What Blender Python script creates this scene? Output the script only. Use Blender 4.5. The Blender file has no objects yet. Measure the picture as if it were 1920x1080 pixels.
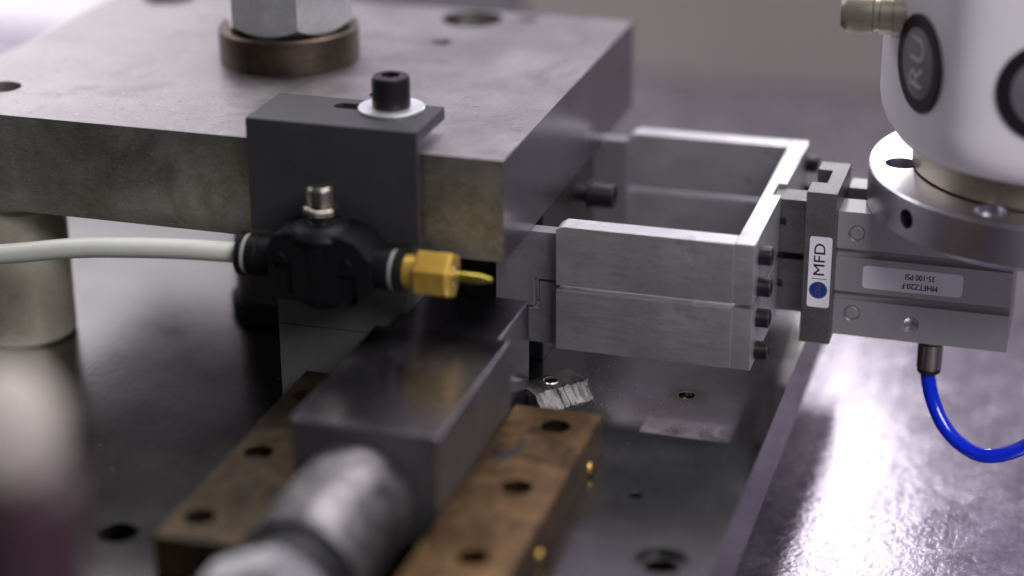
import bpy, bmesh, math, random
from math import sin, cos, pi, radians, sqrt
from mathutils import Vector, Matrix, noise

S = 0.01                      # everything below is written in centimetres, built in metres
random.seed(7)
sc = bpy.context.scene
COL = sc.collection

# ------------------------------------------------------------------ camera
F, PITCH, ROLL, YAW = 3831.15, radians(22.5057), radians(-.36604), radians(16.8687)
def _basis():
    f = Vector((0, cos(PITCH), -sin(PITCH))); r = Vector((1, 0, 0)); u = r.cross(f)
    c, s = cos(ROLL), sin(ROLL)
    r, u = c*r + s*u, -s*r + c*u
    M = Matrix(((cos(YAW), -sin(YAW), 0), (sin(YAW), cos(YAW), 0), (0, 0, 1)))
    return M @ r, M @ u, M @ f
R_, U_, F_ = _basis()
CAM = Vector((16.45, -53.44, 19.20))
cd = bpy.data.cameras.new("camera"); cam = bpy.data.objects.new("camera", cd); COL.objects.link(cam)
m = Matrix((R_, U_, -F_)).transposed().to_4x4(); m.translation = CAM*S
cam.matrix_world = m
cd.sensor_width = 36; cd.lens = 36*F/1920; cd.clip_start = .01; cd.clip_end = 30
cd.dof.use_dof = True; cd.dof.focus_distance = .632; cd.dof.aperture_fstop = 3.1
sc.camera = cam

# ------------------------------------------------------------------ light
w = bpy.data.worlds.new("World"); sc.world = w; w.use_nodes = True
bg = w.node_tree.nodes["Background"]
bg.inputs[0].default_value = (.205, .198, .215, 1); bg.inputs[1].default_value = .42
def area(name, loc, tgt, sx, sy, power, col):
    l = bpy.data.lights.new(name, 'AREA'); l.shape = 'RECTANGLE'; l.size = sx*S; l.size_y = sy*S
    l.energy = power; l.color = col
    o = bpy.data.objects.new(name, l); COL.objects.link(o); o.location = Vector(loc)*S
    d = Vector(tgt) - Vector(loc); o.rotation_euler = d.to_track_quat('-Z', 'Y').to_euler()
    return o
area("ceiling_lamp", (8, 34, 78), (0, 8, -5), 70, 40, 6.2, (1, .955, 1))
area("panel_fill", (-58, 20, 38), (-66, 52, -2), 44, 20, 5.4, (1, .97, 1))  # added light that turns the white panel bright
area("strip_lamp", (5.0, 44, 10), (11, 2, -13), 1.3, 15, .20, (1, .985, .97))
area("front_fill", (58, -48, 62), (6, 4, -2), 46, 36, 6.5, (.97, .94, 1))  # added fill for the fronts of the wrist and gripper
sc.view_settings.view_transform = 'Standard'; sc.view_settings.look = 'None'
sc.view_settings.exposure = 0; sc.view_settings.gamma = 1
sc.view_settings.use_curve_mapping = False

# ------------------------------------------------------------------ materials
def newmat(name):
    mt = bpy.data.materials.new(name); mt.use_nodes = True
    nt = mt.node_tree; return mt, nt, nt.nodes["Principled BSDF"]
def N(nt, t, **k):
    n = nt.nodes.new(t)
    for a, b in k.items(): setattr(n, a, b)
    return n
def coords(nt, scale=(1, 1, 1), rot=(0, 0, 0)):
    tc = N(nt, 'ShaderNodeTexCoord'); mp = N(nt, 'ShaderNodeMapping')
    mp.inputs['Scale'].default_value = [100*s for s in scale]; mp.inputs['Rotation'].default_value = rot
    nt.links.new(tc.outputs['Object'], mp.inputs[0]); return mp.outputs[0]
def noi(nt, vec, scale, detail=4, rough=.6, dist=0):
    n = N(nt, 'ShaderNodeTexNoise'); n.inputs['Scale'].default_value = scale
    n.inputs['Detail'].default_value = detail; n.inputs['Roughness'].default_value = rough
    n.inputs['Distortion'].default_value = dist
    nt.links.new(vec, n.inputs['Vector']); return n.outputs['Fac']
def ramp(nt, fac, stops):
    r = N(nt, 'ShaderNodeValToRGB'); e = r.color_ramp.elements
    while len(e) < len(stops): e.new(.5)
    for el, (p, c) in zip(e, stops):
        el.position = p; el.color = (*c, 1) if len(c) == 3 else c
    nt.links.new(fac, r.inputs[0]); return r.outputs[0]
def mix(nt, fac, a, b, mode='MIX'):
    n = N(nt, 'ShaderNodeMix', data_type='RGBA', blend_type=mode)
    for sock, v in ((n.inputs[0], fac), (n.inputs[6], a), (n.inputs[7], b)):
        if isinstance(v, (int, float)): sock.default_value = v
        elif isinstance(v, tuple): sock.default_value = (*v, 1)
        else: nt.links.new(v, sock)
    return n.outputs[2]
def mrange(nt, v, a, b, c, d, smooth=False):
    n = N(nt, 'ShaderNodeMapRange')
    if smooth: n.interpolation_type = 'SMOOTHSTEP'
    for i, x in enumerate((a, b, c, d)): n.inputs[i+1].default_value = x
    nt.links.new(v, n.inputs[0]); return n.outputs[0]
def math2(nt, op, a, b):
    n = N(nt, 'ShaderNodeMath', operation=op)
    for s, v in zip(n.inputs, (a, b)):
        if isinstance(v, (int, float)): s.default_value = v
        else: nt.links.new(v, s)
    return n.outputs[0]
def g(v): return (v, v, v)

def metal(name, c1, c2, rough=.35, rvar=.12, metallic=1.0, big=.7, brush=None, bump=.05, fine=14,
          pits=None, stain=None, aniso=0, scratch=0):
    """two-tone metal: cloudy colour, brushed or cast relief, optional dark pits and stains"""
    mt, nt, p = newmat(name); L = nt.links.new
    v = coords(nt)
    cloud = noi(nt, v, big, 5, .62, .4)
    col = ramp(nt, cloud, [(.34, c2), (.66, c1)])
    vb = coords(nt, brush) if brush else v
    fn = noi(nt, vb, fine, 5, .65)
    col = mix(nt, .55, col, ramp(nt, fn, [(.3, g(.72)), (.7, g(1))]), 'MULTIPLY')
    if stain:
        sn = noi(nt, v, stain[0], 6, .7, .6)
        col = mix(nt, ramp(nt, sn, [(stain[1], g(0)), (stain[1]+.12, g(stain[3] if len(stain) > 3 else 1))]), col, stain[2])
    if pits:
        pv = coords(nt, (1, pits[3] if len(pits) > 3 else 1, 1))
        pn = noi(nt, pv, pits[0], 3, .6)
        col = mix(nt, ramp(nt, pn, [(pits[1], g(0)), (pits[1]+.05, g(.85))]), col, pits[2])
    if scratch:
        for k, (rz, sx) in enumerate(((.35, .12), (-.9, .2), (1.45, .10))):
            tc = N(nt, 'ShaderNodeTexCoord'); m1 = N(nt, 'ShaderNodeMapping', vector_type='TEXTURE'); m1.inputs['Rotation'].default_value = (rz*.3, rz*.4, rz)
            m2 = N(nt, 'ShaderNodeMapping'); m2.inputs['Scale'].default_value = (100*sx, 100*4.0, 100*4.0); m2.inputs['Location'].default_value = (k*7, k*3, 0)
            L(tc.outputs['Object'], m1.inputs[0]); L(m1.outputs[0], m2.inputs[0])
            sn = noi(nt, m2.outputs[0], 2.2, 2, .5)
            col = mix(nt, ramp(nt, sn, [(.675, g(0)), (.70, g(scratch)), (.725, g(0))]), col, tuple(min(1, 1.5*c) for c in c1) if k % 2 else tuple(.35*c for c in c2))
    L(col, p.inputs['Base Color'])
    p.inputs['Metallic'].default_value = metallic
    r = mrange(nt, math2(nt, 'ADD', cloud, math2(nt, 'MULTIPLY', fn, .6)), .5, 1.1, rough-rvar/2, rough+rvar/2)
    L(r, p.inputs['Roughness'])
    if aniso: p.inputs['Anisotropic'].default_value = aniso
    b = N(nt, 'ShaderNodeBump'); b.inputs['Strength'].default_value = bump; b.inputs['Distance'].default_value = .0006
    L(fn, b.inputs['Height']); L(b.outputs[0], p.inputs['Normal'])
    return mt
def plain(name, c, rough, metallic=0, var=.12, scale=3, bump=0, coat=0, spec=.5, sub=0):
    mt, nt, p = newmat(name); L = nt.links.new
    v = coords(nt); n = noi(nt, v, scale, 4, .6)
    L(mix(nt, 1, c, ramp(nt, n, [(.3, g(1-var)), (.7, g(1))]), 'MULTIPLY'), p.inputs['Base Color'])
    p.inputs['Roughness'].default_value = rough; p.inputs['Metallic'].default_value = metallic
    p.inputs['Coat Weight'].default_value = coat; p.inputs['Specular IOR Level'].default_value = spec
    if sub:
        p.inputs['Subsurface Weight'].default_value = sub; p.inputs['Subsurface Scale'].default_value = .002
        p.inputs['Subsurface Radius'].default_value = (1, 1, 1)
    if bump:
        b = N(nt, 'ShaderNodeBump'); b.inputs['Strength'].default_value = bump; b.inputs['Distance'].default_value = .0005
        L(noi(nt, v, scale*6, 3, .6), b.inputs['Height']); L(b.outputs[0], p.inputs['Normal'])
    return mt

M = {}
M['ground'] = metal('ground_steel', (.42, .395, .405), (.31, .288, .295), .40, .18, big=.24, brush=(.45, 2.0, 1), bump=.5, fine=6,
                    pits=(5, .64, (.11, .10, .095), 2.2), stain=(.40, .52, (.23, .21, .20), .6), scratch=.6)
M['sawn'] = metal('sawn_steel', (.54, .525, .475), (.33, .325, .28), .48, .16, big=.45, brush=(.5, 1, 3.0), bump=.2, fine=5,
                  pits=(4.5, .70, (.06, .055, .045)), stain=(.33, .52, (.23, .235, .165), .65), scratch=.7)
M['side'] = metal('milled_side_steel', (.42, .395, .44), (.34, .32, .36), .30, .12, big=.25, brush=(1, .3, 2), bump=.07, fine=6)
M['alu'] = metal('milled_aluminium', (.80, .80, .825), (.66, .66, .68), .44, .12, metallic=.9, big=.30, brush=(.25, 1, 2), bump=.05, fine=5,
                 pits=(2.0, .72, (.30, .295, .30)), stain=(.24, .57, (.30, .295, .305), .6), scratch=.3)
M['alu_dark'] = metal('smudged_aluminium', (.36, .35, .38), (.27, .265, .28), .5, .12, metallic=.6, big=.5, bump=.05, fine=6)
M['cast'] = metal('bead_blasted_steel', (.27, .265, .26), (.20, .197, .19), .38, .1, metallic=.95, big=.8, bump=.5, fine=15, pits=(14, .62, (.08, .075, .075)))
M['anod'] = metal('grey_anodised_aluminium', (.45, .44, .445), (.40, .395, .40), .5, .05, metallic=.4, big=.3, bump=.05, fine=26)
M['polish'] = metal('turned_aluminium', (.78, .755, .82), (.68, .655, .72), .30, .08, big=.2, brush=(.1, .1, 5), bump=.05, fine=10)
M['zinc'] = metal('zinc_plated_steel', (.78, .80, .81), (.62, .635, .635), .28, .1, big=.7, bump=.06, fine=6, stain=(1.2, .66, (.38, .37, .33), .6))
M['brownring'] = metal('oxidised_brown_steel', (.155, .115, .092), (.085, .07, .055), .44, .12, big=.9, bump=.12, fine=9, stain=(.8, .55, (.06, .062, .04), .7))
M['tan'] = metal('yellowed_steel_post', (.66, .61, .49), (.46, .42, .32), .42, .12, metallic=.3, big=.35, bump=.06, fine=5, stain=(.5, .60, (.25, .25, .16), .5))
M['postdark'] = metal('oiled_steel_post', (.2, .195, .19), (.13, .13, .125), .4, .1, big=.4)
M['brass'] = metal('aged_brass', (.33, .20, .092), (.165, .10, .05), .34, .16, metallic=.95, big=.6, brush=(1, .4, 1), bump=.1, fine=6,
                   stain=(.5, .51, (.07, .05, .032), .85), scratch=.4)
M['brassdark'] = metal('darker_brass', (.15, .105, .062), (.075, .055, .035), .42, .16, metallic=.9, big=.6, brush=(1, .4, 1), bump=.1, fine=6,
                   stain=(.5, .48, (.04, .032, .026), .85), scratch=.4)  # darker tone of the aged brass, for the left strip
M['brassnew'] = metal('bright_brass', (.98, .64, .13), (.84, .52, .09), .36, .08, metallic=.75, big=1.2, bump=.04, fine=8)
M['brassgold'] = metal('polished_brass', (.95, .62, .16), (.9, .55, .12), .16, .04, big=1.2, bump=.0, fine=8)
M['tip'] = metal('yellow_brass_tip', (.62, .56, .1), (.5, .42, .08), .28, .06, big=2)
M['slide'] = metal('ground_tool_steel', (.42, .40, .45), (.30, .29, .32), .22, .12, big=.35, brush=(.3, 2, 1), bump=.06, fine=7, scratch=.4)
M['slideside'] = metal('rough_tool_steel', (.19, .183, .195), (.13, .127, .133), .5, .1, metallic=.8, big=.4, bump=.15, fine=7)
M['rod'] = metal('hard_chrome', (.38, .36, .37), (.15, .145, .145), .48, .1, big=.6, brush=(1, .3, 1), fine=4, bump=.06, stain=(.7, .48, (.07, .066, .066), .85))
M['spacer'] = plain('matte_grey_block', (.15, .148, .14), .6, .25, .14, 2.2, .05)
M['black'] = plain('black_plastic', (.006, .006, .007), .5, 0, .2, 3, .06, spec=.25)
M['bracket'] = plain('black_anodised_bracket', (.036, .036, .041), .52, .0, .25, 1.2, .16, spec=.6)
M['oxide'] = plain('black_oxide_steel', (.016, .014, .015), .4, .3, .2, 5, .1)
M['rubber'] = plain('black_seal', (.01, .01, .01), .6)
M['ringgrey'] = plain('pale_release_ring', (.42, .41, .38), .5)
M['nickel'] = metal('nickel_plated_brass', (.62, .57, .48), (.45, .41, .34), .22, .08, big=1.2)
M['khaki'] = metal('satin_nickel', (.50, .45, .36), (.42, .38, .30), .38, .08, metallic=.8, big=.8)
M['tube'] = plain('milky_nylon_tube', (.80, .82, .74), .33, 0, .05, 2, sub=.25)
M['blue'] = plain('blue_polyurethane_tube', (.001, .03, .85), .14, 0, .05, 2, coat=.6, sub=.0)
M['white'] = plain('white_robot_plastic', (.86, .83, .88), .38, 0, .05, .5)
M['badgeblack'] = plain('black_badge_plastic', (.012, .009, .012), .55, spec=.25)
M['badgegrey'] = plain('grey_badge_plastic', (.20, .195, .215), .5, 0, .2, 3, spec=.3)
M['badgemark'] = plain('pale_grey_print', (.50, .50, .52), .5)
M['label'] = plain('white_paper_label', (.80, .77, .83), .45, 0, .05, 2)
M['ink'] = plain('black_ink', (.012, .011, .014), .5)
M['inkgrey'] = plain('grey_ink', (.12, .115, .125), .5)
M['emblem'] = plain('blue_emblem', (.012, .055, .33), .25, 0, .4, 6, coat=.5)
M['emblemrim'] = metal('silver_print', (.5, .52, .58), (.35, .38, .46), .35, .05)
M['pale'] = plain('pale_knob', (.52, .46, .42), .5)
M['maroon'] = plain('dark_maroon_plastic', (.04, .016, .022), .5)
M['wallwhite'] = plain('white_painted_panel', (.86, .84, .87), .5, 0, .04, .1)
M['wallbeige'] = plain('beige_grey_painted_panel', (.215, .196, .182), .6, 0, .1, .06)
M['reflpale'] = plain('pale_lavender_reflector', (.60, .54, .66), .6, 0, .1, .06)
M['wallgrey'] = plain('grey_painted_panel', (.12, .117, .125), .6, 0, .08, .06)
M['washer'] = metal('bright_zinc_washer', (.93, .95, .97), (.86, .88, .9), .42, .06, metallic=.85, big=.8, bump=.03, fine=6)
M['nutzinc'] = metal('bright_zinc_nut', (.92, .94, .95), (.76, .78, .78), .34, .1, metallic=.8, big=.7, bump=.06, fine=6, stain=(1.2, .66, (.45, .44, .4), .6))
M['slug'] = metal('torn_steel', (.30, .285, .275), (.10, .097, .092), .36, .16, big=1.6, brush=(.5, 2, 2), bump=.7, fine=6)
M['thread'] = metal('threaded_steel', (.25, .235, .22), (.14, .13, .12), .4)

def base_material():
    mt, nt, p = newmat('oiled_base_steel'); L = nt.links.new
    v = coords(nt)
    v.node.inputs['Location'].default_value = (-16, -6, 0)      # masks below are in plate coordinates
    cloud = noi(nt, v, .22, 6, .62, .5); fn = noi(nt, coords(nt, (1, .5, 1)), 7, 5, .65); sm = noi(nt, v, .8, 6, .7, .8)
    col = ramp(nt, cloud, [(.3, (.12, .12, .115)), (.7, (.215, .213, .21))])
    col = mix(nt, .6, col, ramp(nt, fn, [(.3, g(.7)), (.7, g(1))]), 'MULTIPLY')
    sep = N(nt, 'ShaderNodeSeparateXYZ'); L(v, sep.inputs[0])
    X, Y = sep.outputs[0], sep.outputs[1]
    def box(x0, x1, y0, y1, e):
        a = math2(nt, 'MULTIPLY', mrange(nt, X, x0-e, x0+e, 0, 1), mrange(nt, X, x1-e, x1+e, 1, 0))
        b = math2(nt, 'MULTIPLY', mrange(nt, Y, y0-e, y0+e, 0, 1), mrange(nt, Y, y1-e, y1+e, 1, 0))
        return math2(nt, 'MULTIPLY', a, b)
    # strip behind y = 0 was covered by a fixture until lately: cleaner metal, with one freshly scraped patch
    clean = math2(nt, 'MULTIPLY', box(-3, 7.9, .12, 6.5, .06), mrange(nt, sm, .3, .6, .35, 1))
    col = mix(nt, clean, col, (.22, .21, .22))
    rust = math2(nt, 'MULTIPLY', box(3.2, 6.6, 1.0, 2.2, .5), mrange(nt, sm, .42, .62, 0, .8))
    col = mix(nt, rust, col, (.15, .115, .09))
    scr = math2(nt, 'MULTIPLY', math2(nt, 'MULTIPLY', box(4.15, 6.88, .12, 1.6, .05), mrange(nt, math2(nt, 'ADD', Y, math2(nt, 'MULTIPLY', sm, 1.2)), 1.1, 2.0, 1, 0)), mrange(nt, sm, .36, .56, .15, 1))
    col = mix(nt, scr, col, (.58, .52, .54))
    # brown halo of the tapped hole
    dx = math2(nt, 'SUBTRACT', X, 4.98); dy = math2(nt, 'SUBTRACT', Y, 3.0)
    d = math2(nt, 'POWER', math2(nt, 'ADD', math2(nt, 'MULTIPLY', dx, dx), math2(nt, 'MULTIPLY', dy, dy)), .5)
    col = mix(nt, mrange(nt, d, .45, .75, .75, 0), col, (.13, .105, .085))
    L(col, p.inputs['Base Color']); p.inputs['Metallic'].default_value = 1
    r = mrange(nt, math2(nt, 'ADD', cloud, math2(nt, 'MULTIPLY', fn, .6)), .5, 1.1, .15, .27)
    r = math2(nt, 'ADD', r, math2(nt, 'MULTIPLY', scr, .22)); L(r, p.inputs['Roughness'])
    b = N(nt, 'ShaderNodeBump'); b.inputs['Strength'].default_value = .07; b.inputs['Distance'].default_value = .0006
    L(fn, b.inputs['Height']); L(b.outputs[0], p.inputs['Normal'])
    return mt
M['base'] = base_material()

def table_material():
    mt, nt, p = newmat('scuffed_steel_table'); L = nt.links.new
    v = coords(nt)
    cloud = noi(nt, v, .30, 6, .62, .8); fl = noi(nt, v, 1.5, 5, .65, .8); br = noi(nt, coords(nt, (2.5, .12, 1)), 5, 4, .6)
    col = ramp(nt, cloud, [(.32, (.36, .325, .395)), (.68, (.58, .53, .62))])
    col = mix(nt, .7, col, ramp(nt, fl, [(.35, g(.62)), (.65, g(1))]), 'MULTIPLY')
    st = noi(nt, coords(nt, (2.2, .10, 1)), 1.2, 5, .65, .3)
    col = mix(nt, .8, col, ramp(nt, st, [(.35, g(.70)), (.62, g(1))]), 'MULTIPLY')
    L(col, p.inputs['Base Color']); p.inputs['Metallic'].default_value = .8
    L(mrange(nt, math2(nt, 'ADD', math2(nt, 'MULTIPLY', fl, .7), math2(nt, 'MULTIPLY', cloud, .5)), .42, .78, .16, .32), p.inputs['Roughness'])
    b = N(nt, 'ShaderNodeBump'); b.inputs['Strength'].default_value = .23; b.inputs['Distance'].default_value = .0013
    h = math2(nt, 'ADD', math2(nt, 'MULTIPLY', noi(nt, v, 3.2, 4, .65), .9), math2(nt, 'MULTIPLY', br, .05))
    L(h, b.inputs['Height']); L(b.outputs[0], p.inputs['Normal'])
    return mt
M['table'] = table_material()

# ------------------------------------------------------------------ mesh helpers (cm)
def bx(bm, x0, x1, y0, y1, z0, z1):
    vs = [bm.verts.new((x, y, z)) for x in (x0, x1) for y in (y0, y1) for z in (z0, z1)]
    for f in ((0, 1, 3, 2), (4, 6, 7, 5), (0, 4, 5, 1), (2, 3, 7, 6), (0, 2, 6, 4), (1, 5, 7, 3)):
        bm.faces.new([vs[i] for i in f])
def box(x0, x1, y0, y1, z0, z1):
    bm = bmesh.new(); bx(bm, x0, x1, y0, y1, z0, z1); return bm
def frame(axis):
    a = Vector(axis).normalized()
    t = Vector((0, 0, 1)) if abs(a.z) < .9 else Vector((1, 0, 0))
    e1 = t.cross(a).normalized(); e2 = a.cross(e1)
    return a, e1, e2
def lathe(bm, origin, axis, prof, seg=48, caps=True, phase=0):
    """prof: (distance along axis, radius)"""
    a, e1, e2 = frame(axis); o = Vector(origin); rings = []
    for t, r in prof:
        rings.append([bm.verts.new(o + a*t + (e1*cos(2*pi*i/seg+phase) + e2*sin(2*pi*i/seg+phase))*r) for i in range(seg)])
    for A, B in zip(rings, rings[1:]):
        for i in range(seg):
            j = (i+1) % seg; bm.faces.new((A[i], A[j], B[j], B[i]))
    if caps:
        bm.faces.new(list(reversed(rings[0]))); bm.faces.new(rings[-1])
    return bm
def cyl(origin, axis, r, ln, seg=48, ch=.0, phase=0):
    bm = bmesh.new()
    p = [(0, r-ch), (ch, r), (ln-ch, r), (ln, r-ch)] if ch else [(0, r), (ln, r)]
    return lathe(bm, origin, axis, p, seg, True, phase)
def prism(pts, axis, a0, a1):
    """closed polygon pts in the plane normal to axis ('x','y','z'), extruded a0..a1"""
    bm = bmesh.new()
    def P(p, t):
        return {'x': (t, p[0], p[1]), 'y': (p[0], t, p[1]), 'z': (p[0], p[1], t)}[axis]
    A = [bm.verts.new(P(p, a0)) for p in pts]; B = [bm.verts.new(P(p, a1)) for p in pts]
    n = len(pts)
    for i in range(n): bm.faces.new((A[i], A[(i+1) % n], B[(i+1) % n], B[i]))
    bm.faces.new(list(reversed(A))); bm.faces.new(B)
    bmesh.ops.recalc_face_normals(bm, faces=bm.faces[:]); return bm
def rrect(cx, cy, w_, h_, r, seg=6):
    pts = []
    for (sx, sy, a0) in ((1, 1, 0), (-1, 1, 90), (-1, -1, 180), (1, -1, 270)):
        for k in range(seg+1):
            a = radians(a0 + 90*k/seg); pts.append((cx+sx*(w_/2-r)+r*cos(a), cy+sy*(h_/2-r)+r*sin(a)))
    return pts
def catmull(pts, n=10):
    P = [Vector(p) for p in pts]; P = [2*P[0]-P[1]] + P + [2*P[-1]-P[-2]]; out = []
    for i in range(1, len(P)-2):
        for k in range(n):
            t = k/n; a, b, c, d = P[i-1:i+3]
            out.append(.5*((2*b)+(c-a)*t+(2*a-5*b+4*c-d)*t*t+(3*b-a-3*c+d)*t**3))
    out.append(P[-2]); return out
def tube(path, r, seg=24):
    bm = bmesh.new(); pts = catmull(path); rings = []; up = Vector((0, 1, .1)).normalized()
    for i, p in enumerate(pts):
        t = (pts[min(i+1, len(pts)-1)] - pts[max(i-1, 0)]).normalized()
        e1 = up.cross(t).normalized(); e2 = t.cross(e1)
        rings.append([bm.verts.new(p + (e1*cos(2*pi*k/seg)+e2*sin(2*pi*k/seg))*r) for k in range(seg)])
    for A, B in zip(rings, rings[1:]):
        for i in range(seg):
            j = (i+1) % seg; bm.faces.new((A[i], A[j], B[j], B[i]))
    bm.faces.new(list(reversed(rings[0]))); bm.faces.new(rings[-1]); return bm
def join(*bms):
    out = bmesh.new()
    for b in bms:
        me = bpy.data.meshes.new('tmp'); b.to_mesh(me); out.from_mesh(me); bpy.data.meshes.remove(me)
    return out

BASE = {}
def thing(name, label, cat, loc, group=None):
    o = bpy.data.objects.new(name, None); COL.objects.link(o); o.location = Vector(loc)*S
    o.empty_display_size = .01
    o['label'] = label; o['category'] = cat
    if group: o['group'] = group
    BASE[o.name] = Vector(loc); return o
def tag(o, label, cat, group=None):
    o['label'] = label; o['category'] = cat
    if group: o['group'] = group
    return o
def origin_of(o):
    return BASE[o.name]
def mesh_of(bm, off, scale=True):
    me = bpy.data.meshes.new('m')
    bmesh.ops.recalc_face_normals(bm, faces=bm.faces[:])
    for v in bm.verts: v.co = (v.co - off)*S
    bm.to_mesh(me); bm.free(); return me
def obj(name, bm, mat, parent=None, cuts=None, bevel=0, seg=2, base=None, angle=35, pick=None, label=None, smooth=True):
    """link one mesh object; cuts are bmeshes subtracted from it; bevel in cm"""
    off = origin_of(parent) if parent else Vector(base or (0, 0, 0))
    me = mesh_of(bm, off)
    o = bpy.data.objects.new(name, me); COL.objects.link(o)
    tmp = []
    for c in (cuts or []):
        co = bpy.data.objects.new('cutter', mesh_of(c, off)); COL.objects.link(co); tmp.append(co)
        md = o.modifiers.new('b', 'BOOLEAN'); md.object = co; md.operation = 'DIFFERENCE'; md.solver = 'EXACT'
    if bevel:
        md = o.modifiers.new('v', 'BEVEL'); md.width = bevel*S; md.segments = seg; md.limit_method = 'ANGLE'
        md.angle_limit = radians(40); md.harden_normals = False
    if o.modifiers:
        dg = bpy.context.evaluated_depsgraph_get(); dg.update()
        nm = bpy.data.meshes.new_from_object(o.evaluated_get(dg)); o.modifiers.clear()
        o.data = nm; bpy.data.meshes.remove(me); me = nm
        for t in tmp:
            d = t.data; bpy.data.objects.remove(t); bpy.data.meshes.remove(d)
    me.name = name
    me.materials.clear()
    mats = mat if isinstance(mat, list) else [mat]
    for q in mats: me.materials.append(M[q])
    for f in me.polygons: f.material_index = pick(f) if pick else 0
    if smooth:
        me.shade_smooth(); me.set_sharp_from_angle(angle=radians(angle))
        if bevel or cuts:
            md = o.modifiers.new('w', 'WEIGHTED_NORMAL'); md.keep_sharp = True; md.weight = 100; md.mode = 'FACE_AREA'
            dg = bpy.context.evaluated_depsgraph_get(); dg.update()
            nm = bpy.data.meshes.new_from_object(o.evaluated_get(dg)); o.modifiers.clear()
            o.data = nm; bpy.data.meshes.remove(me); me = nm; me.name = name
    if parent: o.parent = parent
    else: o.location = off*S
    if label: o['label'] = label
    BASE[o.name] = off
    return o
def sub(name, bm, mat, part, **k):
    """a sub-part: same local frame as its part"""
    o = obj(name, bm, mat, None, base=origin_of(part), **k)
    o.location = (0, 0, 0); o.parent = part; return o
def dup(o, name=None, delta=(0, 0, 0), parent=None):
    c = o.copy(); COL.objects.link(c); c.parent = parent if parent else o.parent
    c.location = o.location + Vector(delta)*S; BASE[c.name] = BASE[o.name]; return c
def text_bm(body, size, loc, xdir, ydir, depth=.004, align='CENTER', squeeze=1.0, bold=0):
    cu = bpy.data.curves.new('t', 'FONT'); cu.body = body; cu.size = size; cu.align_x = align; cu.align_y = 'CENTER'
    cu.extrude = depth; cu.resolution_u = 3
    o = bpy.data.objects.new('t', cu); COL.objects.link(o)
    dg = bpy.context.evaluated_depsgraph_get(); dg.update()
    me = bpy.data.meshes.new_from_object(o.evaluated_get(dg))
    bm = bmesh.new(); bm.from_mesh(me); bpy.data.objects.remove(o); bpy.data.curves.remove(cu); bpy.data.meshes.remove(me)
    X = Vector(xdir); Y = Vector(ydir); Z = X.cross(Y)
    for v in bm.verts: v.co = Vector(loc) + X*v.co.x*squeeze + Y*v.co.y + Z*v.co.z
    if bold:                                    # heavier strokes: the same print struck again a hair to each side
        c0 = bm.copy(); c1 = bm.copy()
        for v in c0.verts: v.co += X*bold + Y*bold*.5 + Z*.0004
        for v in c1.verts: v.co -= X*bold + Y*bold*.5 - Z*.0008
        bm = join(bm, c0, c1)
    return bm
def structure(o): o['kind'] = 'structure'; return o

def socket_screw(name, parent, pos, axis, r, ln, mat='oxide', washer=0):
    """cap screw head with a hexagon socket; pos = underside of head, axis = way the head points"""
    a = Vector(axis).normalized()
    bm = bmesh.new()
    lathe(bm, pos, axis, [(0, r), (ln-.06, r), (ln-.02, r-.025), (ln, r-.08)], 40)
    cut = cyl(Vector(pos)+a*(ln*.45), axis, r*.56, ln, 6)
    return obj(name, bm, mat, parent, cuts=[cut])

# ------------------------------------------------------------------ setting
BZ = -8.2       # top of base plate
TZ = -13.0      # top of machine table
o = structure(obj('work_table', box(-115, 100, -60, 64, TZ-3, TZ), 'table', base=(0, 0, TZ-3)))
# panels behind
PZ = TZ
def panel(name, x0, x1, y, z1, mat, label, cat='panel'):
    r = thing(name, label, cat, ((x0+x1)/2, y, TZ))
    obj('sheet', box(x0, x1, y, y+1.2, TZ, z1), mat, r, bevel=.15)
    obj('top_rail', box(x0, x1, y-.6, y+1.8, z1, z1+2), mat, r, bevel=.2)
    return r
panel('white_panel', -110, -31, 52, 42, 'wallwhite', 'bright overexposed white panel behind the left end of the steel plate')
panel('pale_reflector', -30.9, 90, 60, 42, 'reflpale', 'unseen tall pale lavender reflector added above the beige and dark grey panels')  # added out of view to brighten reflections in table and plate
panel('grey_panel', -30.8, -15, 52, -3.2, 'wallgrey', 'blurred dark grey panel behind the back edge of the steel plate')
panel('beige_panel', -14.8, 80, 52, -1, 'wallbeige', 'blurred beige grey panel behind the gripper and white robot wrist')

# base plate
cuts = [cyl((4.98, 3.0, BZ-2), (0, 0, 1), .25, 3, 32), cyl((-8.05, -9.75, BZ-1.9), (0, 0, 1), .56, 3, 40),
        cyl((6.49, -7.1, BZ-1.9), (0, 0, 1), .50, 3, 40), cyl((6.49, -7.1, BZ-.35), (0, 0, 1), .70, 3, 40),
        cyl((4.99, -3.77, BZ-1.2), (0, 0, 1), .19, 3, 32),
        box(-3.35, .25, -17, -8.25, BZ-.75, BZ+1)]
bp = thing('base_plate', 'wide dark oiled steel base plate with drilled holes under all the tooling', 'plate', (-16, -6, TZ+.002))
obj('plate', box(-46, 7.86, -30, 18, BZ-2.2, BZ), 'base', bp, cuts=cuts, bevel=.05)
obj('riser', box(-45, 5.2, -29, 16.5, TZ+.002, BZ-2.202), 'oxide', bp, bevel=.05)
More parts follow.
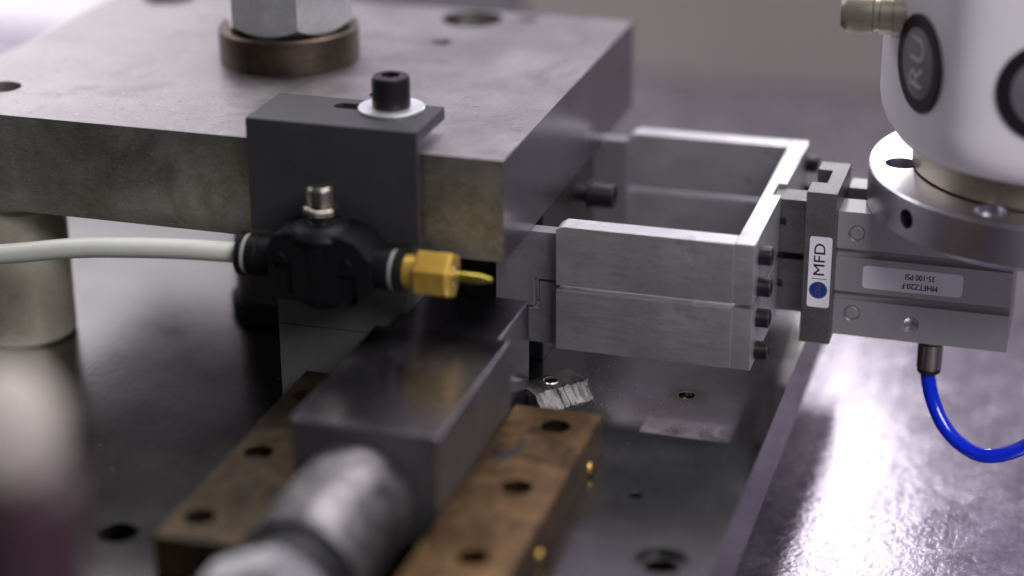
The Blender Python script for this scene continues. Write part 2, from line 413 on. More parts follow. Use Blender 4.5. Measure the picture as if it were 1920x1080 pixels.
# threads inside the tapped holes
def thread(parent, x, y, z0, r, turns, pitch):
    bm = bmesh.new(); prof = []
    for i in range(turns):
        prof += [(i*pitch, r), (i*pitch+pitch*.5, r-.05)]
    lathe(bm, (x, y, z0), (0, 0, 1), prof, 32, caps=False)
    return obj('thread', bm, 'thread', parent, angle=20)
thread(bp, 4.98, 3.0, BZ-1.3, .248, 12, .1)
rl = bmesh.new(); lathe(rl, (6.49, -7.1, BZ-.345), (0, 0, 1), [(0, .50), (0, .66), (.1, .66), (.1, .52), (0, .50)], 40, caps=False)
obj('bushing', rl, 'postdark', bp)
obj('set_screw', cyl((4.99, -3.77, BZ-.5), (0, 0, 1), .185, .3, 24, .03), 'oxide', bp, cuts=[cyl((4.99, -3.77, BZ-.4), (0, 0, 1), .09, 1, 6)])

# ------------------------------------------------------------------ steel die plate
dp = thing('steel_plate', 'thick ground steel plate with holes, bolted on two round posts', 'plate', (-9.8, 8, -3.16))
holes = [(-5.67, 14.77, 1.1, 4), (-5.76, 11.59, .34, 4), (-3.73, 15.3, .33, 4), (-17.77, 2.68, .34, 4), (-17.55, 14.6, .95, 4)]
cuts = [cyl((x, y, -3.8), (0, 0, 1), r, d+1, 48) for x, y, r, d in holes]
cuts.append(cyl((-17.77, 2.68, -.5), (0, 0, 1), .62, 2, 48))
def plate_face(f):
    n = f.normal
    if n.y < -.8: return 1
    if n.x > .8: return 2
    return 0
obj('slab', box(-19.7, 0, 0, 16.0, -3.16, 0), ['ground', 'sawn', 'side'], dp, cuts=cuts, bevel=.035, pick=plate_face)
for (x, y, r) in ((-5.76, 11.59, .34), (-3.73, 15.3, .33)):
    bm = bmesh.new(); lathe(bm, (x, y, -.06), (0, 0, 1), [(-.5, r-.05), (0, r-.05), (.062, r+.05), (.062, r+.09), (-.02, r+.02)], 40, caps=False)
    obj('bushing', bm, 'postdark', dp)
bm = bmesh.new(); lathe(bm, (-5.67, 14.77, -3.1), (0, 0, 1), [(0, 1.09), (2.5, 1.09), (2.5, .86), (0, .86), (0, 1.09)], 48, caps=False)
obj('bushing', bm, 'postdark', dp)

# spacer ring and hex nut on the plate
WC = (-10.12, 8.45)
bm = bmesh.new(); lathe(bm, (*WC, .003), (0, 0, 1), [(0, 2.33), (.05, 2.36), (1.08, 2.36), (1.16, 2.28), (1.16, .9), (0, .9), (0, 2.33)], 72, caps=False)
tag(obj('spacer_ring', bm, 'brownring', base=(*WC, 0)), 'thick brown oxidised steel ring under the big hex nut', 'spacer ring')
nut = thing('hex_nut', 'big zinc plated hex nut standing on the brown steel ring', 'nut', (*WC, 1.165))
A0 = math.atan2(CAM.y-WC[1], CAM.x-WC[0]) + radians(7)
def hexnut_bm(c, axis, R, h, a0, chamfer=True, rows=7, per=10):
    """hexagon whose corners are cut by a cone at both ends, so each flat ends in an arc"""
    ax, e1, e2 = frame(axis); bm = bmesh.new(); rings = []
    ap = R*cos(pi/6); n = 6*per
    def rad(th):
        d = (th % (pi/3)) - pi/6; return ap/cos(d)
    k = .95
    for row in range(rows):
        ring = []
        for i in range(n):
            th = 2*pi*i/n; r = rad(th); lo = (r-ap*.985)*k; hi = h-lo
            t = row/(rows-1); z = lo + (hi-lo)*t
            a = th + a0
            ring.append(bm.verts.new(Vector(c)+ax*z+(e1*cos(a)+e2*sin(a))*r))
        rings.append(ring)
    top = [bm.verts.new(Vector(c)+ax*h+(e1*cos(2*pi*i/n+a0)+e2*sin(2*pi*i/n+a0))*ap*.93) for i in range(n)]
    bot = [bm.verts.new(Vector(c)+(e1*cos(2*pi*i/n+a0)+e2*sin(2*pi*i/n+a0))*ap*.93) for i in range(n)]
    rings = [bot]+rings+[top]
    for A, B in zip(rings, rings[1:]):
        for i in range(n): bm.faces.new((A[i], A[(i+1) % n], B[(i+1) % n], B[i]))
    bm.faces.new(list(reversed(bot))); bm.faces.new(top); return bm
ax_, e1_, e2_ = frame((0, 0, 1))
ang = math.atan2(sin(A0)*1, cos(A0)*1)
# angle of the first corner expressed in the frame used by hexnut_bm
d0 = Vector((cos(A0), sin(A0), 0)); a0 = math.atan2(d0.dot(e2_), d0.dot(e1_))
obj('nut_body', hexnut_bm((*WC, 1.165), (0, 0, 1), 2.3, 2.1, a0), 'nutzinc', nut, angle=25)
obj('threaded_stud', cyl((*WC, 1.2), (0, 0, 1), 1.1, 3.2, 40, .1), 'zinc', nut)

# posts under the plate
def post(name, c, r, mat, label, foot):
    t = thing(name, label, 'post', (c[0], c[1], BZ), 'round posts holding up the steel plate')
    bm = bmesh.new(); lathe(bm, (*c, BZ+.002), (0, 0, 1), [(0, r-.1), (.12, r), (4.6, r), (4.75, r-.12), (5.03, r-.12)], 72)
    obj('shaft', bm, mat, t)
    if foot:
        bm = bmesh.new(); lathe(bm, (*c, BZ+.002), (0, 0, 1), [(0, r+.2), (.45, r+.2), (.55, r+.1), (.55, r+.002), (0, r+.002), (0, r+.2)], 72, caps=False)
        obj('foot_ring', bm, 'rubber', t)
    return t
post('round_post', (-17.3, 1.9), 1.64, 'tan', 'yellowish steel post under the left front of the steel plate', False)
post('round_post', (-9.9, 6.4), 1.6, 'postdark', 'dark steel post in black foot ring behind the black valve', True)

# grey spacer blocks under the bracket
SX0, SX1, SY0, SY1 = -7.05, -2.82, -.6, 3.6
def slab(name, z0, z1, label):
    return tag(obj(name, box(SX0, SX1, SY0, SY1, z0, z1), 'spacer', base=((SX0+SX1)/2, 1, z0), bevel=.03), label, 'block', 'matte grey spacer blocks')
slab('spacer_block', BZ+.003, -5.69, 'lower matte grey block, standing on the base plate beside the brass strip')
slab('spacer_block', -5.675, -3.17, 'upper matte grey block, right beneath the black valve')
# dark die block under the right of the plate
db = thing('die_block', 'dark steel block under the right edge of the plate, inside the gripper frame', 'block', (-1.6, 7, BZ))
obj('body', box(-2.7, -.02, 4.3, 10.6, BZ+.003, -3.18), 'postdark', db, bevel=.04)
socket_screw('cap_screw', db, (.46, 8.5, -3.92), (1, 0, 0), .42, .8)
obj('screw_shank', cyl((-.02, 8.5, -3.92), (1, 0, 0), .27, .48, 28), 'oxide', db)
obj('washer', cyl((.36, 8.5, -3.92), (1, 0, 0), .5, .1, 40, .02), 'oxide', db, cuts=[cyl((-.5, 8.5, -3.92), (1, 0, 0), .28, 2, 24)])

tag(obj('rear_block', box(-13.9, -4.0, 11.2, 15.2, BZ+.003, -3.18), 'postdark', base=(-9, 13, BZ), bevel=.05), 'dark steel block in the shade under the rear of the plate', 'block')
# ------------------------------------------------------------------ black bracket
br = thing('angle_bracket', 'black angle bracket hanging over the front edge of the steel plate', 'bracket', (-5.1, .8, 0))
slot = prism([(-5.72, 1.4)] + [(-5.72+.27-.27*cos(radians(a)), 1.4+.27*sin(radians(a))) for a in range(15, 90, 15)] +
             [(-3.9, 1.67), (-3.6, 1.4), (-3.9, 1.13)] +
             [(-5.72+.27-.27*cos(radians(a)), 1.4-.27*sin(radians(a))) for a in range(90, 0, -15)], 'z', .1, 1.2)
obj('angle_body', prism([(-.5, -2.72), (-.22, -2.72), (-.22, .4), (2.1, .4), (2.1, .8), (-.5, .8)], 'x', -7.82, -2.46), 'bracket', br, cuts=[slot], bevel=.04)
obj('spacer', box(-7.3, -4.5, .5, 1.9, .003, .398), 'bracket', br, bevel=.03)
ws = bmesh.new(); lathe(ws, (-3.9, 1.4, .802), (0, 0, 1), [(0, .98), (.02, 1.0), (.09, 1.0), (.11, .98), (.11, .42), (0, .42), (0, .98)], 56, caps=False)
tag(obj('flat_washer', ws, 'washer', base=(-3.9, 1.4, .802)), 'shiny zinc washer under the black cap screw on the bracket', 'washer')
cs = thing('cap_screw', 'black socket head cap screw standing on the shiny washer', 'screw', (-3.9, 1.4, .96))
bm = bmesh.new(); n = 64
lathe(bm, (-3.9, 1.4, .915), (0, 0, 1), [(0, .55), (.04, .58), (.82, .58), (.93, .54), (.96, .47)], n)
obj('head', bm, 'oxide', cs, cuts=[cyl((-3.9, 1.4, 1.5), (0, 0, 1), .31, 1, 6, 0, .3)])
obj('shank', cyl((-3.9, 1.4, -.0), (0, 0, 1), .38, .96, 32), 'oxide', cs)
obj('chip', cyl((-4.52, 1.28, 1.25), (1, 0, .1), .05, .12, 8), 'oxide', cs)

# ------------------------------------------------------------------ flow control valve, tube, nozzle
VY, VZ = -1.62, -3.06
va = thing('flow_control_valve', 'black push-in air flow control valve in front of the bracket', 'valve', (-5.0, VY, VZ-1.1))
bm = bmesh.new()
lathe(bm, (-7.05, VY, VZ), (1, 0, 0), [(0, .56), (.1, .6), (4.1, .6), (4.2, .56)], 48)
obj('valve_body', bm, 'black', va, bevel=.02)
obj('valve_block', prism([(-6.5, VZ-.62), (-6.15, VZ-1.0), (-3.95, VZ-1.0), (-3.3, VZ-.55), (-3.3, VZ+.45), (-3.75, VZ+.98), (-4.2, VZ+1.12), (-5.9, VZ+1.12), (-6.3, VZ+.98), (-6.5, VZ+.6)], 'y', VY-.78, VY+.8), 'black', va, bevel=.07, seg=3,
    cuts=[box(-6.3, -5.75, VY-2, VY-.66, VZ-.85, VZ+.15), box(-4.35, -3.75, VY-2, VY-.66, VZ-.85, VZ-.05)])
obj('drum', lathe(bmesh.new(), (-5.05, VY, VZ-1.2), (0, 0, 1), [(0, .7), (.1, .78), (1.5, .82), (2.3, .86)], 40), 'black', va)
bm = bmesh.new()
lathe(bm, (-5.05, VY, VZ+.95), (0, 0, 1), [(0, 1.0), (.12, .95), (.3, .72), (.36, .5)], 40)
obj('shoulder', bm, 'black', va)
obj('side_lug', cyl((-6.1, VY-.72, VZ+.32), (0, -1, 0), .17, .12, 24, .02), 'black', va, cuts=[cyl((-6.1, VY-.7, VZ+.32), (0, -1, 0), .1, 1, 20)])
obj('side_lug', cyl((-4.05, VY-.72, VZ+.3), (0, -1, 0), .17, .12, 24, .02), 'black', va, cuts=[cyl((-4.05, VY-.7, VZ+.3), (0, -1, 0), .1, 1, 20)])
obj('mount', box(-5.7, -4.4, VY+.8, -.455, -2.7, -2.2), 'black', va, bevel=.05)
for x0, d in ((-7.72, 1), (-2.52, -1)):
    bm = bmesh.new(); lathe(bm, (x0, VY, VZ), (d, 0, 0), [(0, .42), (.02, .58), (.08, .65), (.2, .65), (.22, .6)], 40)
    obj('release_ring', bm, 'black', va)
    obj('collar', cyl((x0+d*.225, VY, VZ), (d, 0, 0), .605, .11, 40, .02), 'ringgrey', va)
    obj('sleeve', cyl((x0+d*.34, VY, VZ), (d, 0, 0), .62, .36, 40, .03), 'black', va)
kn = obj('adjusting_knob', cyl((-5.05, VY, -1.28), (0, 0, 1), .41, .60, 14, .06), 'nickel', va, bevel=.02, angle=20)
obj('lock_nut', cyl((-5.05, VY, -1.52), (0, 0, 1), .54, .22, 6, .04), 'nickel', va, bevel=.02)
obj('stem', cyl((-5.05, VY, -1.72), (0, 0, 1), .38, .22, 24), 'oxide', va)
bm = bmesh.new(); lathe(bm, (-5.05, VY, -1.92), (0, 0, 1), [(-.2, .68), (0, .66), (.13, .56), (.2, .36)], 40)
obj('bezel', bm, 'nickel', va)
tag(obj('air_tube', tube([(-34, 1.5, -7.2), (-24, -1.2, -5.1), (-19, -1.6, -4.45), (-15.8, -1.62, -3.98), (-13.2, VY, -3.50), (-11.2, VY, -3.27), (-9.4, VY, -3.13), (-7.72, VY, VZ), (-7.3, VY, VZ)], .315, 28), 'tube', base=(-12, VY, -3.5)),
    'milky white air tube entering the black valve from the left', 'tube')
nz = thing('brass_nozzle', 'bright brass hex nozzle with thin tip at the right of the black valve', 'nozzle', (-1.6, VY, VZ-.6))
obj('hex_body', cyl((-2.12, VY, VZ), (1, 0, 0), .72, 1.12, 6, .07, phase=radians(36)), 'brassnew', nz, bevel=.025)
obj('neck', cyl((-2.5, VY, VZ), (1, 0, 0), .5, .4, 32, .04), 'brassnew', nz)
obj('tip_collar', cyl((-1.0, VY, VZ), (1, 0, 0), .3, .08, 24, .02), 'nickel', nz)
obj('tip', lathe(bmesh.new(), (-.95, VY, VZ), (1, 0, 0), [(0, .16), (.7, .155), (1.08, .06)], 20), 'tip', nz)

# ------------------------------------------------------------------ slide block, rod, brass strips
STZ = -7.0
def brass_strip(x0, x1, label, hx):
    t = thing('brass_strip', label, 'strip', ((x0+x1)/2, -6.3, BZ), 'brass guide strips')
    ys = (-2.55, -6.4, -10.3)
    cuts = [cyl((hx, y, BZ-.5), (0, 0, 1), .43, 3, 40) for y in ys]
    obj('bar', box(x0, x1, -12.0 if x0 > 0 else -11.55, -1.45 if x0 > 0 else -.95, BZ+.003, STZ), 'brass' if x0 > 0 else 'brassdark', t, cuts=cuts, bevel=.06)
    for y in ys:
        obj('screw_head', cyl((hx, y, STZ-.85), (0, 0, 1), .41, .4, 32, .04), 'oxide', t, cuts=[cyl((hx, y, STZ-.7), (0, 0, 1), .2, 1, 6)])
    return t
s1 = brass_strip(.78, 3.42, 'right aged brass guide strip with three countersunk holes', 2.3)
s2 = brass_strip(-6.05, -3.46, 'left aged brass guide strip in a darker tone, half hidden by the slide', -5.3)
for y in (-2.9, -8.1):  # polished domes standing in for amber glints on the strip's side
    bm = bmesh.new(); lathe(bm, (3.40, y, -7.99), (1, 0, 0), [(0, .16), (.04, .155), (.08, .12), (.11, .06), (.115, .01)], 24)
    obj('glint_dome', bm, 'brassgold', s1)
# marker scrawl on the strips
def scrawl(parent, strokes, r=.035):
    bms = []
    for st in strokes:
        bms.append(tube([(x, y, STZ+.0) for x, y in st], r, 6))
    b = join(*bms)
    for v in b.verts: v.co.z = STZ + max(-.004, (v.co.z-STZ)*.15)
    return obj('marker_scrawl', b, 'ink', parent)
scrawl(s1, [[(1.25, -5.4), (1.5, -4.6), (1.35, -4.2)], [(1.2, -4.9), (1.55, -4.4), (1.7, -3.6)], [(1.5, -5.0), (1.75, -4.3), (1.6, -3.7)]], .06)
scrawl(s2, [[(-5.6, -7.6), (-5.1, -7.2), (-5.5, -6.9), (-5.0, -6.7)], [(-5.0, -4.8), (-4.6, -4.4), (-4.9, -4.0)], [(-5.4, -8.4), (-4.9, -8.2)]], .06)

sl = thing('slide_block', 'dark polished tool steel slide between the two brass strips', 'slide', (-1.35, -4, BZ))
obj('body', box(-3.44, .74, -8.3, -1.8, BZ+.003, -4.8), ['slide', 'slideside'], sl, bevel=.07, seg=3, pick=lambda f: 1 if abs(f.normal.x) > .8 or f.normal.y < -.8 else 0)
obj('nose', box(-3.1, .38, -1.802, 1.35, BZ+.004, -4.86), 'slide', sl, bevel=.06, seg=3)
RX = -1.55
rd = thing('cylinder_rod', 'chrome rod end with black groove and silver nut, blurred in the foreground', 'rod', (-1.4, -11.5, BZ))
RZ = -6.95
bm = bmesh.new(); lathe(bm, (RX, -8.302, RZ), (0, -1, 0), [(0, 1.62), (.08, 1.68), (4.0, 1.68), (4.2, 1.55)], 72)
obj('rod_end', bm, 'rod', rd)
obj('groove_ring', cyl((RX, -12.5, RZ), (0, -1, 0), 1.35, 1.5, 56, .05), 'rubber', rd)
obj('nut', hexnut_bm((RX, -14.0, RZ), (0, -1, 0), 1.85, 1.5, .35), 'zinc', rd, angle=25)

# ------------------------------------------------------------------ scrap piece and chips on the base plate
sp = thing('drilled_slug', 'small drilled steel slug with ragged edges lying on the base plate', 'slug', (1.0, 1.7, BZ))
a = radians(50)
def slug_pt(u, v, z): return Vector((1.05 + u*cos(a) - v*sin(a), 1.75 + u*sin(a) + v*cos(a), BZ+z))
bm = bmesh.new()
nu, L_, W_ = 34, 1.9, 1.25
prof = [(-W_/2-.22, .0), (-W_/2-.14, .10), (-W_/2+.14, .36), (-W_/2+.24, .48), (-.1, .5), (.3, .5), (W_/2, .46), (W_/2+.02, .0)]
rows = []
for i in range(nu+1):
    u = -L_/2 + L_*i/nu
    rows.append([bm.verts.new(slug_pt(u + (random.uniform(-.012, .012)), v+random.uniform(-.03, .03)*(j < 4), max(.002, z+(random.uniform(-.035, .04) if 0 < j < 4 else random.uniform(-.008, .008) if j < 7 else 0)))) for j, (v, z) in enumerate(prof)])
for A, B in zip(rows, rows[1:]):
    for j in range(len(prof)-1): bm.faces.new((A[j], B[j], B[j+1], A[j+1]))
    bm.faces.new((A[0], A[-1], B[-1], B[0]))
bm.faces.new(rows[0]); bm.faces.new(list(reversed(rows[-1])))
c = slug_pt(-.02, .14, 0)
obj('slug_body', bm, 'slug', sp, cuts=[cyl((c.x, c.y, BZ+.1), (0, 0, 1), .2, 1, 28)], angle=25)
bm = bmesh.new(); lathe(bm, (c.x, c.y, BZ+.47), (0, 0, 1), [(0, .2), (.05, .205), (.065, .24), (.03, .27)], 28, caps=False)
obj('hole_rim', bm, 'zinc', sp)
def chips(pts, smin, smax):
    bm = bmesh.new()
    for p in pts:
        s = random.uniform(smin, smax); q = [Vector((random.uniform(-1, 1), random.uniform(-1, 1), random.uniform(-1, 1)))*s for _ in range(4)]
        vs = [bm.verts.new(p+k) for k in q]
        for f in ((0, 1, 2), (0, 2, 3), (0, 3, 1), (1, 3, 2)): bm.faces.new([vs[i] for i in f])
    return bm
pts = []
for k in range(60): pts.append(slug_pt(random.uniform(-L_/2, L_/2), -W_/2-.1+random.gauss(0, .035), random.uniform(.01, .1)))
for k in range(50): pts.append(slug_pt(random.uniform(-L_/2, L_/2), -W_/2+.17+random.gauss(0, .03), random.uniform(.46, .54)))
for k in range(40): pts.append(slug_pt(L_/2+random.gauss(0, .03), random.uniform(-W_/2, W_/2), random.uniform(.02, .52)))
for k in range(45): pts.append(slug_pt(-L_/2+random.gauss(.04, .06), random.uniform(-W_/2, W_/2), random.uniform(.3, .55)))
burr = obj('burr', chips(pts, .008, .026), 'zinc', sp, smooth=False); burr['kind'] = 'stuff'
pts = []
for k in range(260):
    x, y = random.gauss(2.2, 1.6), random.gauss(2.2, 1.2)
    if -1 < x < 7.5: pts.append(Vector((x, y, BZ+.012)))
for k in range(150): pts.append(Vector((random.uniform(-16, 7.5), random.uniform(-12, 8), BZ+.012)))
ch = obj('metal_chips', chips(pts, .008, .022), 'zinc', base=(2, 2, BZ), smooth=False)
ch['kind'] = 'stuff'; tag(ch, 'fine bright metal chips scattered on the dark base plate', 'chips')

# ------------------------------------------------------------------ gripper jaws
GY0, GY1 = 2.4, 12.5
def jaw(label, z0, z1, upper):
    t = thing('gripper_jaw', label, 'gripper jaw', (4.5, 7.45, z0), 'u-shaped jaws of the gripper')
    ch_ = .22
    # fingers with a clipped upper left corner
    def finger(y0, y1):
        pts = [(.92, z0), (6.41, z0), (6.41, z1), (.92+ch_, z1), (.92, z1-ch_*.55)] if upper else [(.92, z0), (6.41, z0), (6.41, z1), (.92, z1)]
        return obj('finger', prism(pts, 'y', y0, y1), 'alu', t, bevel=.025)
    finger(GY0, GY0+.75); finger(GY1-.75, GY1)
    obj('cross_plate', box(6.415, 7.02, GY0+.03, GY1+.02, z0-.01, z1+.005), 'alu', t, cuts=[box(6.75, 7.4, 6.95, 8.05, z0-1, z1+1)], bevel=.025)
    # connector running into the guide block
    obj('connector', box(6.755, 8.44, 6.97, 7.97, z0+.16 if not upper else z0+.03, z1-.12 if upper else z1-.03), 'cast', t,
        cuts=[box(7.02, 7.2, 6.5, 7.2, (z0+z1)/2-.02, (z0+z1)/2+.2)], bevel=.02)
    zs = [z1-.62, z0+.30] if upper else [z1-.55, z0+.34]
    for yy in (GY0+.85, GY1-.5):
        for z in zs: socket_screw('cap_screw', t, (7.02, yy, z), (1, 0, 0), .29, .42)
    # jaw inserts reaching under the plate
    if upper:
        P1 = [(-1.15, -5.70), (.10, -5.70), (.10, z0-.06), (.915, z0-.06), (.915, -3.2), (-1.15, -3.2)]
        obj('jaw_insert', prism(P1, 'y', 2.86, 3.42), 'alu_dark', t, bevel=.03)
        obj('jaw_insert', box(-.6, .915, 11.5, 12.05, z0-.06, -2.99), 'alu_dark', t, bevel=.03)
    else:
        P1 = [(-1.15, -6.92), (.915, -6.92), (.915, z1+.02), (.26, z1+.02), (.26, -5.76), (-1.15, -5.76)]
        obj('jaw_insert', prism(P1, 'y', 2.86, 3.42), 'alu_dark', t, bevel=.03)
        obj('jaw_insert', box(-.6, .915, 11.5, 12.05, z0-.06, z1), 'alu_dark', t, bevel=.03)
    return t
jaw('upper u-shaped aluminium gripper jaw with bright top edges', -4.72, -2.78, True)
jaw('lower u-shaped aluminium gripper jaw below the narrow gap', -6.85, -4.88, False)

# ------------------------------------------------------------------ gripper
gr = thing('air_gripper', 'grey pneumatic gripper hanging under the round aluminium flange', 'gripper', (11.5, 7.8, -7.2))
obj('guide_block', box(7.98, 8.93, 5.8, 8.8, -7.2, -2.16), 'cast', gr, cuts=[box(7.5, 8.45, 6.78, 8.0, -8, -1)], bevel=.03)
GX0, GX1, BY0, BY1, GZ0, GZ1 = 8.935, 14.34, 6.25, 9.45, -7.0, -2.86
grooves = []
for zc in (-4.215, -5.645):
    pts = [(BY0-.5, zc-.14), (BY0+.02, zc-.14)] + [(BY0+.06+.14*sin(radians(k))*1.2, zc-.14*cos(radians(k))) for k in range(0, 181, 20)] + [(BY0+.02, zc+.14), (BY0-.5, zc+.14)]
    grooves.append(prism(pts, 'x', GX0-1, GX1+1))
body = obj('body', box(GX0, GX1, BY0, BY1, GZ0, GZ1), 'anod', gr,
           cuts=grooves + [box(GX0-1, GX1+1, 7.46, 8.5, -3.9, -1),
                           cyl((11.36, BY0-1, -6.41), (0, 1, 0), .2, 1.5, 28),
                           lathe(bmesh.new(), (11.36, BY0-.1, -6.41), (0, 1, 0), [(0, .37), (.18, .2), (.6, .2)], 28)] +
           [cyl((9.53, BY0-1, z), (0, 1, 0), .265, 1.06, 32) for z in (-3.55, -6.23)], bevel=.02)
for z in (-3.55, -6.23):
    obj('dowel_pin', cyl((9.53, BY0+.012, z), (0, 1, 0), .215, .4, 32, .03), 'anod', gr)
    obj('pin_rim', lathe(bmesh.new(), (9.53, BY0-.003, z), (0, 1, 0), [(0, .268), (.05, .226), (.062, .226), (.062, .25)], 36, caps=False), 'zinc', gr)
bm = bmesh.new(); lathe(bm, (11.36, BY0+.05, -6.41), (0, 1, 0), [(0, .26), (.03, .19), (.12, .19), (.16, .1), (.17, .01)], 28, caps=False)
obj('port_plug', bm, 'zinc', gr)
obj('gap_filler', box(7.1, 7.975, 7.2, 7.8, -4.95, -4.65), 'oxide', gr, bevel=.02)  # dark filler added to black out the gap between the connectors
# stickers
ly = 5.8-.006
st = obj('sticker', prism(rrect(8.505, -4.78, .70, 2.36, .09), 'y', ly, 5.7985), 'label', gr, smooth=False)
tx = (0, 0, 1); ty = (-1, 0, 0)
sub('lettering', text_bm('MFD', .50, (8.50, ly, -4.36), tx, ty, .002, squeeze=1.12, bold=.004), 'ink', st, smooth=False)
sub('divider', box(8.27, 8.74, ly-.003, ly, -5.01, -4.985), 'inkgrey', st, smooth=False)
em = cyl((8.495, ly-.008, -5.38), (0, 1, 0), .285, .008, 40)
sub('emblem_rim', em, 'emblemrim', st, smooth=False)
sub('emblem', cyl((8.495, ly-.014, -5.375), (0, 1, 0), .245, .006, 40), 'emblem', st, smooth=False)
sub('emblem_lettering', text_bm('ZSB', .24, (8.49, ly-.015, -5.375), tx, ty, .002, bold=.008), 'emblemrim', st, smooth=False)
by = BY0-.006
st2 = obj('sticker', prism(rrect(11.33, -4.955, 3.08, .76, .13), 'y', by, BY0-.0015), 'label', gr, smooth=False)
tx = (-1, 0, 0); ty = (0, 0, -1)
sub('lettering', text_bm('MHFTZ20-F', .265, (11.56, by, -5.115), tx, ty, .002, squeeze=.84, bold=.006), 'ink', st2, smooth=False)
sub('lettering', text_bm('35-100 PSI', .27, (11.56, by, -4.80), tx, ty, .002, squeeze=.80, bold=.005), 'ink', st2, smooth=False)
# fitting for the blue hose
FX, FY = 12.0, 6.75
obj('hose_fitting', lathe(bmesh.new(), (FX, FY, GZ0), (0, 0, -1), [(-.1, .33), (.12, .33), (.14, .4), (.98, .4), (1.0, .37)], 40), 'nickel', gr)
obj('fitting_seal', cyl((FX, FY, GZ0-1.0), (0, 0, -1), .37, .16, 36, .03), 'rubber', gr)
tag(obj('blue_hose', tube([(FX, FY, GZ0-1.0), (FX+.01, FY-.05, -8.35), (12.21, 6.5, -9.0), (12.6, 6.2, -9.65), (13.15, 5.9, -10.1), (13.9, 5.6, -10.3), (14.75, 5.5, -10.05), (15.6, 5.5, -9.4), (16.6, 5.6, -8.2), (17.8, 6, -5.6)], .235, 24), 'blue', base=(FX, FY, -9)),
    'glossy blue air hose looping down from the gripper', 'hose')

# ------------------------------------------------------------------ robot wrist and flange
WX, WY = 15.2, 8.3
to_cam = Vector((CAM.x-WX, CAM.y-WY, 0)).normalized(); rt = Vector((-to_cam.y, to_cam.x, 0))
if rt.x < 0: rt = -rt
def wpt(phi, r, z): return Vector((WX, WY, z)) + (to_cam*cos(phi) + rt*sin(phi))*r
FZ0, FZ1 = GZ1+.004, -1.55
fl = thing('mounting_flange', 'round turned aluminium flange between the gripper and the white robot wrist', 'flange', (WX, WY, FZ0))
def on_plane(px, py, z):
    d = R_*((px-960)/F) - U_*((py-540)/F) + F_; t = (z-CAM.z)/d.z; return CAM + d*t
hc = Vector((11.2, 7.0, 0))
hp = on_plane(1690, 306, FZ1)      # bolt hole seen on the flange rim
hole_r = (Vector((hp.x, hp.y, 0))-Vector((WX, WY, 0))).length
cuts = []
for k in range(6):
    an = math.atan2(hp.y-WY, hp.x-WX)+k*pi/3
    p = (WX+hole_r*cos(an), WY+hole_r*sin(an))
    cuts += [cyl((*p, FZ0-1), (0, 0, 1), .30, 4, 32), cyl((*p, FZ1-.35), (0, 0, 1), .50, 2, 32)]
rh = wpt(radians(-50), 5.9, -2.2); 
sh = Vector((11.05, 4.2, -2.2)); dirv = (Vector((WX, WY, -2.2))-sh).normalized()
cuts.append(cyl(sh-dirv*.6, dirv, .3, 2.2, 32))
obj('disc', cyl((WX, WY, FZ0), (0, 0, 1), 5.65, FZ1-FZ0, 128, .05), 'polish', fl, cuts=cuts, angle=30)
rw = thing('robot_wrist', 'white robot arm wrist with round black badges above the flange', 'robot wrist', (WX, WY, FZ1))
bm = bmesh.new(); lathe(bm, (WX, WY, FZ1+.003), (0, 0, 1), [(0, 4.15), (.06, 4.32), (.95, 4.32), (1.0, 4.2)], 96)
obj('steel_ring', bm, 'khaki', rw)
AP = 4.98; PH0 = radians(-61)
def hexr(phi, p=14):
    s = sum(max(0, cos(phi-PH0-k*pi/3))**p for k in range(6)); return AP/(s**(1/p))
levels = [(-.62, 4.1, 0), (-.62, 4.6, 0), (-.5, 4.78, .2), (-.2, 4.96, .5), (.2, 0, .86), (.7, 0, 1), (9.5, 0, 1)]
bm = bmesh.new(); rings = []; nn = 120
for z, rc, t in levels:
    ring = []
    for i in range(nn):
        ph = 2*pi*i/nn; hr = hexr(ph); r = (rc if t == 0 else ((1-t)*(rc or 4.95) + t*hr))
        ring.append(bm.verts.new(wpt(ph, r, z)))
    rings.append(ring)
for A, B in zip(rings, rings[1:]):
    for i in range(nn): bm.faces.new((A[i], A[(i+1) % nn], B[(i+1) % nn], B[i]))
bm.faces.new(rings[0]); bm.faces.new(rings[-1])
obj('shell', bm, 'white', rw, angle=50)
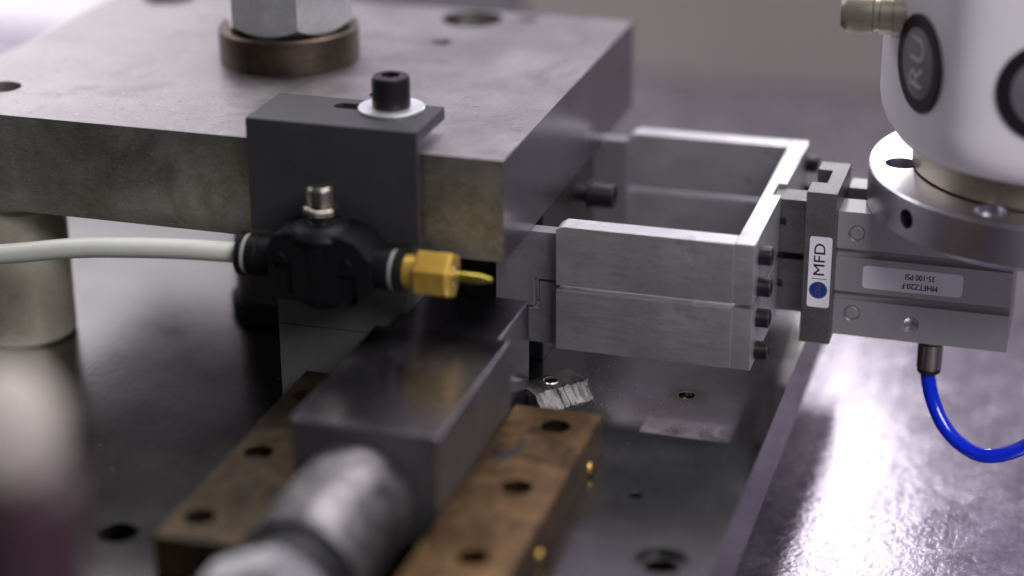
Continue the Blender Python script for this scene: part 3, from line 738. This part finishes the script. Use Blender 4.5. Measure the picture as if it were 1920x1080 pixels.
def badge(k, d=0):
    ph = PH0+k*pi/3; nrm = (to_cam*cos(ph)+rt*sin(ph)); tn = Vector((0, 0, 1)).cross(nrm); c = wpt(ph, AP-.06, 2.3) + tn*d
    b = lathe(bmesh.new(), c, nrm, [(0, 1.47), (.11, 1.47), (.15, 1.43)], 64)
    o_ = obj('badge', b, 'badgeblack', rw)
    sub('badge_face', lathe(bmesh.new(), c+nrm*.151, nrm, [(0, 1.06), (.012, 1.04)], 56), 'badgegrey', o_)
    mk = join(text_bm('U', 1.25, c+nrm*.166+Vector((0, 0, .42)), (0, 0, 1), -tn, .004), text_bm('R', 1.25, c+nrm*.166+Vector((0, 0, -.42)), (0, 0, 1), -tn, .004))
    sub('badge_mark', mk, 'badgemark', o_, smooth=False)
for k, d in ((-1, 0), (0, .55), (1, -.25), (2, 0)): badge(k, d)
# round connector on the wrist's left side
cz = on_plane(1600, 40, 3.35)
cn0 = wpt(radians(-86), 5.0, 3.35); cdir = Vector((-1, -.02, .0)).normalized()
e_ = Vector((8.75, 6.9, 3.30))
cp = [(-.15, .5), (0, .6), (.06, .63), (.78, .63), (.84, .55), (1.0, .55), (1.02, .62), (1.4, .62), (1.42, .7), (2.6, .7)]
obj('cable_connector', lathe(bmesh.new(), e_, (1, .05, 0), cp, 48), 'khaki', rw, angle=30)

# ------------------------------------------------------------------ blurred knob close to the lens
kp = CAM + (R_*((2-960)/F) - U_*((770-540)/F) + F_)*35.5
kb = thing('capped_post', 'out of focus pale rounded cap on dark maroon stem at lower left', 'post', (kp.x, kp.y, BZ))
bm = bmesh.new(); lathe(bm, (kp.x, kp.y, kp.z-1.25), (0, 0, 1), [(0, .7), (.2, .92), (.8, 1.06), (1.35, 1.0), (1.8, .75), (2.05, .4), (2.14, .02)], 40)
obj('cap', bm, 'pale', kb)
bm = bmesh.new(); lathe(bm, (kp.x, kp.y, BZ+.003), (0, 0, 1), [(0, 1.3), (kp.z-1.4-BZ, 1.25), (kp.z-1.25-BZ, 1.0)], 40)
obj('stem', bm, 'maroon', kb)
